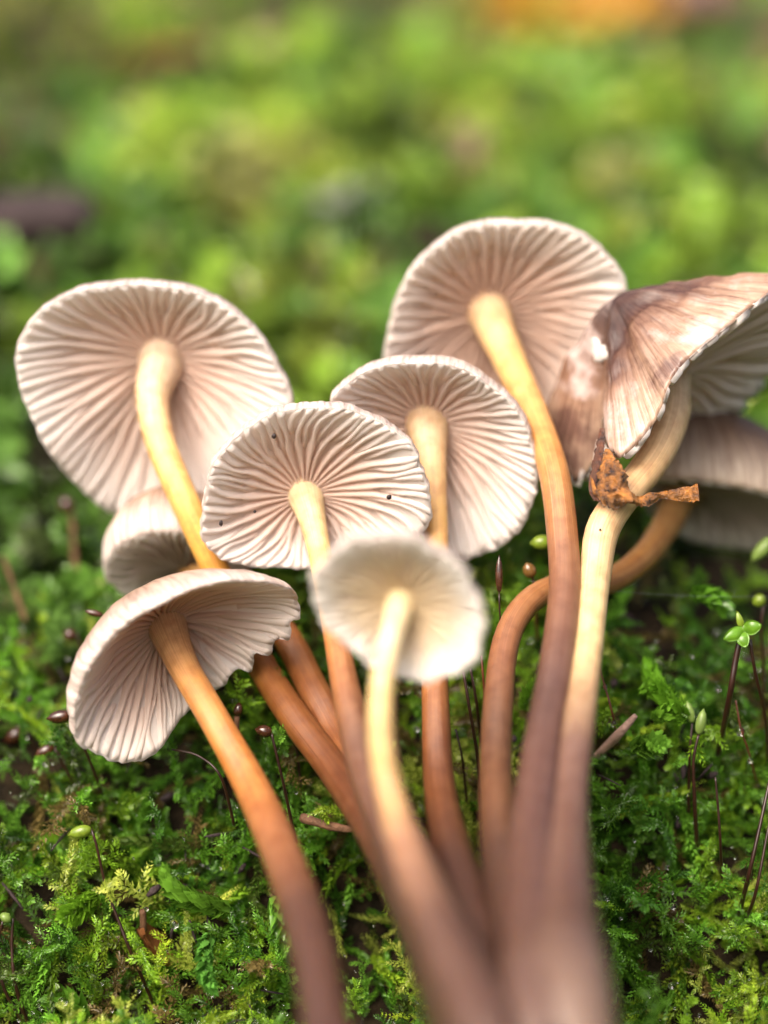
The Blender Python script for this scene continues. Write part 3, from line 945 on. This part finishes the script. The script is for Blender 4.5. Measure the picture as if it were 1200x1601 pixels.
# moss farther up the bank
protoC = [frond_proto(200 + i, 9, 1.1, 0.24, 0.34, 2, 3) for i in range(10)]
pos, nrm = pick(row_px(1010, 2.1), row_px(-100, 28) + 12, -13, 13, 9500)
den = fld(pos, 0.42, 5.0) + .5 * fld(pos, 1.1, 1.0)
keep = (den + rng.normal(0, .16, len(den)) > -0.42) & ((pos[:, 1] > 4.5) | (pos[:, 0] < 0.5 + rng.normal(0, .8, len(den))))
pos, nrm, den = pos[keep], nrm[keep], den[keep]
n = len(pos)
fwd = nrm * rng.uniform(.5, 1.3, (n, 1)) + rng.normal(0, .5, (n, 3))
hue = 1.1 * fld(pos, 0.28, 31.0) + .5 * fld(pos, .8, 2.0) + rng.normal(0, .18, n)
ci = np.clip(np.digitize(hue, [-.62, -.42, -.24, -.06, .14, .36, .6]), 0, 7)
order = np.array([7, 6, 1, 5, 0, 0, 2, 4])
ci = np.where((pos[:, 1] > 15) & (rng.random(n) < np.clip((pos[:, 1] - 15) / 14, 0, .55)), rng.choice([0, 1, 7], n), ci)
ci = np.where((pos[:, 1] < 9) & (ci == 0), 3, ci)
cols = PAL[order[ci]] * rng.uniform(.65, 1.05, (n, 1)) * (1.15 + 1.0 * np.clip(fld(pos, .35, 77.0) + .5 * fld(pos, 1.0, 70.0), -.6, .6))[:, None] * np.array([1.06, 1.0, 1.9])
sc = rng.uniform(.7, 1.35, n) * (1 + .4 * np.clip(den, -.4, .6))
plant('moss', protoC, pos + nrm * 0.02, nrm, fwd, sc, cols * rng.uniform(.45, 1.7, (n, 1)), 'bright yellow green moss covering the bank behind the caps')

# ------------------------------------------------------------------ small things
def ball(c, r, stretch=None, d=None):
    v = IV.copy()
    if d is not None:
        d = unit(d)
        v = v + np.outer(v @ d, d) * (stretch - 1)
    return v * r + c


def sporophyte(label, path, cap, rad=0.022, seta=None, capm=None, group='moss stalks with spore capsules'):
    """path of (px,py,d) from capsule to moss; cap = (tip px, tip py, d, fat in px) or None"""
    base = P(*path[-1])
    o = thing('moss_sporophyte', label, 'moss stalk', base, group)
    sp = spline(np.array([A3(P(*q)) for q in path]), 26)
    rad = rad * .72
    v, f, u = tube(sp, rad * (0.8 + .5 * np.linspace(0, 1, 26)), 7, True, 0.08, len(label))
    link('seta', mesh_np('seta', v - A3(base), f), seta or SETA, o)
    if cap:
        a, b = sp[0], A3(P(*cap[:3]))
        n = 12
        k = np.linspace(0, 1, n)
        bend = np.array([0, 0, -1.0]) * np.linalg.norm(b - a) * .0
        pts = a + np.outer(k, b - a) + np.outer(np.sin(k * math.pi) * .0, bend)
        fat = cap[3] / 320
        rr = fat * np.clip(np.sin(math.pi * (0.10 + 0.84 * k ** .85)) ** .75, .1, 1)
        rr[-2] = fat * .30
        rr[-1] = fat * .10
        v, f, u = tube(pts, rr, 12, True)
        link('capsule', mesh_np('capsule', v - A3(base), f), capm or CAPSULE, o)
    return o


sporophyte('dark glossy capsule beside the outer edge of the lowest cap', [(112, 1118, .3), (122, 1145, .35), (150, 1215, .6), (165, 1260, .9)], (72, 1124, .3, 22))
sporophyte('blurred brown capsule, outermost of the three by the lowest cap', [(36, 1142, 1.2), (50, 1160, 1.2), (75, 1230, 1.4)], (6, 1160, 1.2, 26))
sporophyte('dark capsule on a thin stalk, lower of the three by the lowest cap', [(84, 1168, .7), (98, 1195, .7), (135, 1260, 1.0)], (54, 1182, .7, 20))
sporophyte('small blurred capsule close under the large pale cap', [(118, 990, 1.5), (128, 1020, 1.5), (150, 1120, 1.6)], (98, 996, 1.5, 22))
sporophyte('tiny capsule tip poking past the brow of the folded cap', [(160, 962, .6), (175, 985, .7), (200, 1060, .9)], (132, 955, .6, 11))
sporophyte('green and brown hooked capsule on a long dark stalk over the lower moss', [(142, 1296, -.1), (150, 1320, -.1), (165, 1385, -.05), (185, 1440, -.05), (205, 1490, -.05), (240, 1570, .3)], (106, 1306, -.1, 21), capm=CAPSULE_GREEN)
sporophyte('tall dark bare stalk at the picture edge, thicker of a forked pair', [(20, 1436, 0), (18, 1480, 0), (24, 1540, 0), (46, 1610, .2)], None, .026)
sporophyte('tall dark stalk with a pale wet tip, thinner of a forked pair', [(4, 1440, -.05), (-4, 1490, 0), (8, 1550, 0), (44, 1612, .2)], (14, 1428, -.05, 20), .022, capm=CAPSULE_PALE)
sporophyte('shiny black capsule beside the orange stem, above dark moss', [(424, 1146, .0), (432, 1180, .0), (446, 1240, .05), (462, 1320, .2)], (398, 1140, .0, 20))
sporophyte('short brown tube shaped stub with a dark lid, behind the orange stem', [(370, 1120, .3), (368, 1150, .35), (362, 1200, .6)], (374, 1098, .3, 15), .05, TWIG)
sporophyte('thin bare stalk arching out from under the lowest cap', [(268, 1172, .3), (310, 1182, .2), (345, 1215, .1), (366, 1290, .3)], None, .018)
sporophyte('slim dark spindle capsule standing by the hook shaped stem', [(780, 925, .1), (781, 960, .1), (786, 1060, .4), (790, 1150, .8)], (780, 868, .1, 12), .014)
sporophyte('amber round capsule like a water bead on top of the hook shaped stem', [(832, 902, .55), (836, 930, .7), (840, 1000, 1.2)], (822, 880, .5, 22), .022, SETA_RED, plain('capsule_amber', (0.22, 0.11, 0.03), .08, .9, .4, 10, .2))
sporophyte('green pointed capsule poking out from behind the longest stem', [(862, 846, .7), (866, 880, .8), (868, 980, 1.3)], (828, 850, .7, 24), capm=CAPSULE_GREEN)
sporophyte('straight dark stalk in the gap between amber and hook shaped stems', [(724, 1050, .1), (734, 1110, .1), (748, 1200, .3), (756, 1330, .5)], None, .026)
sporophyte('second dark stalk leaning in the gap between amber and hook shaped stems', [(735, 1045, .25), (744, 1095, .25), (752, 1160, .5)], None, .022)
sporophyte('reddish stalk close along the hook shaped stem', [(752, 1025, .15), (756, 1070, .15), (762, 1160, .5)], None, .020, SETA_RED)
sporophyte('slim brown stalk low between amber stem and moss', [(712, 1140, .3), (722, 1185, .3), (730, 1260, .6)], None, .018)
sporophyte('red thin stalk with dew beads beside the bent stem', [(932, 1030, .3), (946, 1075, .3), (958, 1120, .3), (966, 1165, .6)], None, .014, SETA_RED)
sporophyte('thick dark stalk rising behind the pale green buds', [(1092, 1148, .2), (1084, 1190, .2), (1086, 1260, .3), (1090, 1330, .6)], (1100, 1108, .2, 17), .026, capm=CAPSULE_PALE)
sporophyte('dark stalk with a pale bud, shorter of the two by the dew frond', [(1082, 1130, .35), (1078, 1180, .35), (1076, 1270, .6)], (1074, 1096, .35, 15), .022, capm=CAPSULE_PALE)
sporophyte('thin brown stalk hanging a clear bead over the dark hollow', [(1150, 1095, .3), (1158, 1140, .3), (1170, 1175, .4), (1182, 1220, .7)], None, .014, SETA_RED)
sporophyte('long dark stalk crossing the moss at the picture edge', [(1204, 1215, .1), (1188, 1290, 0), (1170, 1370, 0), (1155, 1430, .4)], None, .026)
sporophyte('long dark stalk parallel to its twin at the picture edge', [(1210, 1250, .1), (1198, 1310, 0), (1180, 1400, 0), (1164, 1440, .4)], None, .022)
sporophyte('thin dark stalk in the middle of the lit moss slope', [(1118, 1215, .1), (1122, 1260, .1), (1126, 1320, .15), (1128, 1380, .5)], None, .018)
sporophyte('dark stalk behind the amber stem reaching up through the moss hole', [(452, 1120, .5), (462, 1160, .5), (470, 1230, .6)], None, .018)
sporophyte('green capsule with a pale tip on a dark stalk at the picture edge', [(1196, 935, .9), (1190, 980, .9), (1194, 1060, 1.1), (1190, 1140, 1.3)], (1176, 944, .9, 22), capm=CAPSULE_GREEN)
sporophyte('blurred pale green capsule drooping at the picture edge below the dark cap', [(1208, 842, 1.2), (1212, 900, 1.3), (1214, 1000, 1.6)], (1174, 878, 1.2, 24), capm=CAPSULE_PALE)
sporophyte('tall blurred stalk behind the moss below the large pale cap', [(112, 800, 3.0), (116, 860, 3.0), (120, 960, 3.0)], (96, 776, 3.0, 26), .05, TWIG)
sporophyte('slanting blurred stalk in the light green moss at the far side', [(5, 870, 2.4), (22, 920, 2.4), (44, 980, 2.4)], None, .035, TWIG)

# sprout with four leaflets
o = thing('seedling', 'tiny sprout of four shiny green leaflets on a dark stalk', 'sprout', P(1125, 1180, .8))
for path, rr in (([(1160, 985, .1), (1150, 1030, .1), (1140, 1090, .15), (1122, 1180, .7)], .03), ([(1172, 1000, .15), (1180, 1050, .2), (1196, 1120, .5), (1200, 1190, .9)], .018)):
    sp = spline(np.array([A3(P(*q)) for q in path]), 24)
    v, f, u = tube(sp, np.full(24, rr), 7, True, .1, 3)
    link('stalk', mesh_np('stalk', v - A3(o.location), f), SETA, o)


def leaflet(root, a, b, w, m, up=0.35):
    a, b = A3(P(*a)), A3(P(*b))
    d = b - a
    L = np.linalg.norm(d)
    d /= L
    s = unit(np.cross(d, A3(FW)))
    nn = np.cross(s, d)
    V, n, mrow = [], 9, 7
    for i in range(n):
        k = i / (n - 1)
        ww = w / 160 * (math.sin(math.pi * min(.985, .12 + .87 * k)) ** .7) * .5
        for jj in range(mrow):
            q = -1 + 2 * jj / (mrow - 1)
            V.append(a + d * L * k + s * ww * q - nn * (ww * up * (1 - q * q) + L * .12 * math.sin(k * 3.14)))
    nb = len(V)
    V = np.array(V)
    V = np.concatenate([V, V + nn * .02])
    I, J = np.meshgrid(np.arange(n - 1), np.arange(mrow - 1), indexing='ij')
    q = np.stack([I * mrow + J, I * mrow + J + 1, (I + 1) * mrow + J + 1, (I + 1) * mrow + J], -1).reshape(-1, 4)
    edge = [(0 * mrow + j) for j in range(mrow)] + [i * mrow + mrow - 1 for i in range(1, n)] + [(n - 1) * mrow + j for j in range(mrow - 2, -1, -1)] + [i * mrow for i in range(n - 2, 0, -1)]
    e = np.array(edge)
    e2 = np.roll(e, -1)
    link('leaf', mesh_np('leaf', V - A3(root.location), [q, q[:, ::-1] + nb, np.stack([e, e2, e2 + nb, e + nb], 1)]), m, root)


leaflet(o, (1162, 984, .08), (1132, 1000, .0), 22, LEAF_GREEN)
leaflet(o, (1163, 983, .08), (1190, 978, .0), 24, LEAF_GREEN)
leaflet(o, (1156, 988, .08), (1166, 1012, .0), 22, LEAF_GREEN)
leaflet(o, (1160, 986, .12), (1152, 955, .1), 11, CAPSULE_GREEN)

# clear drops that can be told apart
for label, q, r in (('clear round drop hanging over the dark hollow', (1157, 1144, .28), .045), ('small drop on the red stalk, upper bead', (946, 1074, .28), .03),
                    ('small drop on the red stalk, lower bead', (959, 1131, .28), .032), ('tiny drop low on the thin brown stalk', (1172, 1189, .36), .028),
                    ('whitish drop on the moss shoot over the lower hollow', (272, 1445, -.15), .045)):
    c = P(*q)
    v = IV * r
    v[:, 2] *= 1.12
    d = link('water_drop', mesh_np('water_drop', v, [IF]), WATER)
    d.location = c
    tag(d, label, 'water drop', 'separate drops of water')

# specks lying on the caps
for label, q, rr in (('round black speck on the sharpest cap, on its broad gills', (608, 777, -.12), .026), ('elongated black speck near the edge of the sharpest cap', (345, 818, .02), .020),
                     ('small black speck between hub and edge of the sharpest cap', (398, 800, .1), .016), ('black speck on the upper gills of the sharpest cap', (428, 682, -.18), .026),
                     ('dark green speck on the longest stem', (862, 716, .38), .018), ('tiny dot on the pale bent stem', (938, 828, -.2), .012)):
    v = IV * np.array([1, .6, 1.0 if 'elong' not in label else 1.7]) * rr * (1 + .25 * rng.normal(0, 1, (len(IV), 1)) * .5)
    s = link('speck', mesh_np('speck', v, [IF]), SPECK)
    s.location = P(*q)
    tag(s, label, 'speck', 'dark specks of dirt')

# dry scrap wrapped round the bent stem
o = thing('dry_leaf_scrap', 'shiny rust brown dry scrap wrapped round the bent pale stem with a twisted tail', 'leaf scrap', P(955, 775, .0))


def ribbon(root, name, rows, m, seed, thick=.025, nx=8, crump=.085):
    """rows: (px,py,d of one edge), (px,py,d of other edge), bow toward viewer in cm"""
    A = spline(np.array([A3(P(*r_[0])) for r_ in rows]), 34)
    B = spline(np.array([A3(P(*r_[1])) for r_ in rows]), 34)
    bow = np.interp(np.linspace(0, 1, 34), np.linspace(0, 1, len(rows)), [r_[2] for r_ in rows])
    V = []
    for i in range(34):
        for jj in range(nx + 1):
            q = jj / nx + (.22 * noise.noise(Vector((i * .55, jj * 3.0, seed))) if jj in (0, nx) else 0)
            p = A[i] * (1 - q) + B[i] * q - A3(FW) * bow[i] * math.sin(math.pi * min(1, max(0, q)))
            w = Vector(p) * 8 + Vector((seed, 0, 0))
            p = p - A3(FW) * crump * (noise.noise(w) + .8 * abs(noise.noise(w * 2.3))) + A3(UP) * crump * .7 * noise.noise(w + Vector((9, 9, 9)))
            V.append(p)
    nb = len(V)
    V = np.array(V)
    V = np.concatenate([V, V + A3(FW) * thick])
    I, J = np.meshgrid(np.arange(33), np.arange(nx), indexing='ij')
    k = nx + 1
    q = np.stack([I * k + J, I * k + J + 1, (I + 1) * k + J + 1, (I + 1) * k + J], -1).reshape(-1, 4)
    edge = [j for j in range(k)] + [i * k + nx for i in range(1, 34)] + [33 * k + j for j in range(nx - 1, -1, -1)] + [i * k for i in range(32, 0, -1)]
    e = np.array(edge)
    e2 = np.roll(e, -1)
    link(name, mesh_np(name, V - A3(root.location), [q, q[:, ::-1] + nb, np.stack([e, e2, e2 + nb, e + nb], 1)]), m, root)


ribbon(o, 'dark_strip', [((938, 668, .35), (947, 671, .33), .02), ((931, 700, .15), (944, 703, .12), .05), ((924, 735, .0), (939, 738, -.05), .06), ((920, 764, -.05), (934, 770, -.1), .05), ((928, 784, -.1), (940, 786, -.12), .04)], SCRAP_DARK, 1, crump=.05)
ribbon(o, 'amber_fold', [((946, 706, .1), (957, 710, .08), .03), ((937, 730, -.03), (969, 727, -.07), .12), ((932, 752, -.08), (979, 741, -.1), .17), ((931, 772, -.1), (982, 764, -.1), .14), ((936, 783, -.1), (980, 777, -.1), .06)], SCRAP, 2)
ribbon(o, 'collar', [((920, 742, -.1), (926, 772, -.1), .05), ((936, 762, -.22), (940, 788, -.2), .08), ((965, 766, -.25), (966, 792, -.22), .1), ((985, 762, -.2), (990, 788, -.2), .08), ((996, 776, -.12), (1003, 798, -.12), .05)], SCRAP, 4)
ribbon(o, 'tail', [((994, 776, -.12), (1002, 796, -.12), .03), ((1010, 770, -.1), (1012, 790, -.1), .03), ((1030, 770, -.08), (1030, 782, -.08), .03), ((1055, 764, -.05), (1056, 784, -.05), .06), ((1090, 758, -.05), (1092, 782, -.05), .05)], SCRAP, 7, crump=.065)

# cobweb thread
a, b = A3(P(826, 908, .3)), A3(P(1230, 932, .8))
k = np.linspace(0, 1, 20)
pts = a + np.outer(k, b - a) - np.outer(np.sin(k * math.pi), [0, 0, .06])
v, f, u = tube(pts, np.full(20, .0009), 5)
tag(link('spider_thread', mesh_np('spider_thread', v, f), WEB), 'single hair thin spider thread stretched from the hook shaped stem', 'spider thread')

# twigs and sticks
def stick(name, label, path, rad, m, cat, seed):
    pts = np.array([A3(P(*q)) for q in path])
    sp = spline(pts, 40)
    v, f, u = tube(sp, rad * (1 + .12 * np.sin(np.linspace(0, 9, 40) + seed)) * np.interp(np.linspace(0, 1, 40), [0, .06, .9, 1], [.7, 1, .9, .6]), 14, True, .10, seed)
    base = sp.mean(0)
    o = link(name, mesh_np(name, v - base, f), m)
    o.location = base
    return tag(o, label, cat)


stick('fallen_branch', 'thick dark purple brown branch end lying in the far moss', [(-220, 362, 9.9), (-60, 352, 9.6), (60, 345, 9.3), (148, 338, 9.0)], .40, STICK, 'branch', 1)
stick('twig', 'thin reddish brown twig end in the dark moss beside the orange stem', [(470, 1278, .1), (510, 1290, .0), (552, 1298, -.05)], .045, TWIG, 'twig', 2)
stick('twig', 'short pale pinkish twig sticking up behind the dew frond', [(930, 1185, .7), (955, 1160, .4), (972, 1142, .25), (994, 1118, .2)], .045, TWIG_PINK, 'twig', 3)


# fallen leaves
def dead_leaf(label, centre, length, width, dirs, m, seed, curl=.5, face=(.1, -.25, 1.0)):
    c = P(*centre)
    d = unit(A3(dirs))
    s = unit(np.cross(d, face))
    nn = np.cross(s, d)
    r = np.random.default_rng(seed)
    n, mr = 16, 11
    V = []
    for i in range(n):
        k = i / (n - 1)
        ww = width * .5 * math.sin(math.pi * min(.99, .04 + .95 * k)) ** .7 * (1 + .05 * math.sin(i * 2.7))
        for jj in range(mr):
            q = -1 + 2 * jj / (mr - 1)
            V.append(d * length * (k - .5) + s * ww * q + nn * (abs(q) * ww * curl + .22 * length * (k - .5) ** 2 * 2 + .02 * math.sin(jj * 2.0 + i) + r.normal(0, .012)))
    V = np.array(V)
    nb = len(V)
    V = np.concatenate([V, V - nn * .02])
    I, J = np.meshgrid(np.arange(n - 1), np.arange(mr - 1), indexing='ij')
    q = np.stack([I * mr + J, I * mr + J + 1, (I + 1) * mr + J + 1, (I + 1) * mr + J], -1).reshape(-1, 4)
    o = thing('fallen_leaf', label, 'leaf', c, 'fallen leaves on the moss')
    link('blade', mesh_np('blade', V, [q, q[:, ::-1] + nb]), m, o)
    pts = np.array([d * length * (-.5 - .25 * t) + nn * (.1 + .1 * t) for t in np.linspace(-.4, 1, 10)])
    v, f, u = tube(pts, np.full(10, .035), 6)
    link('stalk', mesh_np('stalk', v, f), TWIG, o)
    return o


dead_leaf('large orange leaf at the top of the slope', (875, 18, 19.0), 2.9, 1.7, (1, .2, .1), DEADLEAF, 1, .5, (.1, -.8, .7))
dead_leaf('orange leaf beside the dark brown one at the top of the slope', (985, 14, 19.4), 1.6, 1.2, (.8, .5, .2), DEADLEAF, 2, .5, (.1, -.8, .7))
dead_leaf('dark brown leaf at the top of the slope', (1080, 5, 19.6), 2.0, 1.3, (1, -.2, .1), DEADLEAF_D, 3, .5, (.1, -.7, .7))
dead_leaf('orange brown leaf in the far moss above the large pale cap', (265, 95, 17.8), 1.4, .7, (1, .1, .1), DEADLEAF_B, 4)
dead_leaf('pinkish leaf in the far moss above the highest cap', (730, 230, 14.6), .8, .6, (.4, .5, .9), DEADLEAF_P, 5)
dead_leaf('grey leaf in the far moss between the two large caps', (545, 318, 11.8), 1.1, .7, (1, .2, .3), plain('leaf_grey', (.24, .26, .22), .5, .4, .4, 1.5, .1), 6)
dead_leaf('rusty leaf piece lying in the dark hollow of the lower moss', (238, 1485, .35), .55, .4, (.6, .2, -.8), DEADLEAF_B, 7)


# moss shoots that stand out one by one
def hero(label, a, b, seed, scale, col, leaf=.12, nodes=26, br=0):
    a, b = A3(P(*a)), A3(P(*b))
    L = np.linalg.norm(b - a)
    V, T, S = frond_proto(seed, nodes + 8, 1.0, leaf * .95 / L, .34, br, 5)
    f = unit(b - a)
    u = unit(-A3(FW) - f * (-A3(FW)).dot(f))
    s = np.cross(u, f)
    V = (V * L) @ np.stack([f, s, u], 0)
    me = mesh_np('moss_shoot', V, [T], True, {'col': np.clip(S[:, None], .5, 1.4) * np.array(col)[None] * 1.25})
    o = link('moss_shoot', me, MOSS)
    o.location = a
    return tag(o, label, 'moss shoot', 'moss shoots that stand out')


hero('glistening feathery shoot with wet leaf tips under the sprout', (1075, 1120, .3), (960, 1098, .0), 301, 1, (.13, .30, .02), .12, 26, 2)
hero('short bright shoot beside the dew frond', (1020, 1125, .3), (1078, 1098, .1), 302, 1, (.16, .34, .03), .11, 18)
hero('caterpillar like green shoot above the sprout', (1080, 925, .9), (1158, 945, .5), 303, 1, (.10, .25, .02), .11, 22)
hero('curved shoot between the hook shaped stem and the longest stem', (820, 1110, .6), (842, 1040, .2), 304, 1, (.18, .36, .03), .12, 20)
hero('drooping pointed shoot at the rim of the lower hollow', (150, 1395, .1), (108, 1465, -.1), 305, 1, (.15, .30, .02), .13, 24)
hero('long shoot spanning the lower dark hollow', (360, 1420, .0), (210, 1440, -.1), 306, 1, (.10, .22, .02), .12, 30)
hero('bluish green shoot slanting across the lower hollow', (330, 1460, -.1), (285, 1560, -.1), 307, 1, (.10, .26, .04), .10, 24)
hero('bright shoot hanging beside the orange stem', (430, 1400, .1), (455, 1560, -.1), 308, 1, (.13, .30, .03), .13, 30)
hero('upright shoot low in the lit moss', (130, 1600, .1), (140, 1500, -.1), 309, 1, (.14, .32, .03), .12, 26)
hero('arching shoot above the mossy hole beside the bent stem', (985, 1170, .2), (1075, 1150, .0), 310, 1, (.13, .28, .03), .12, 26)
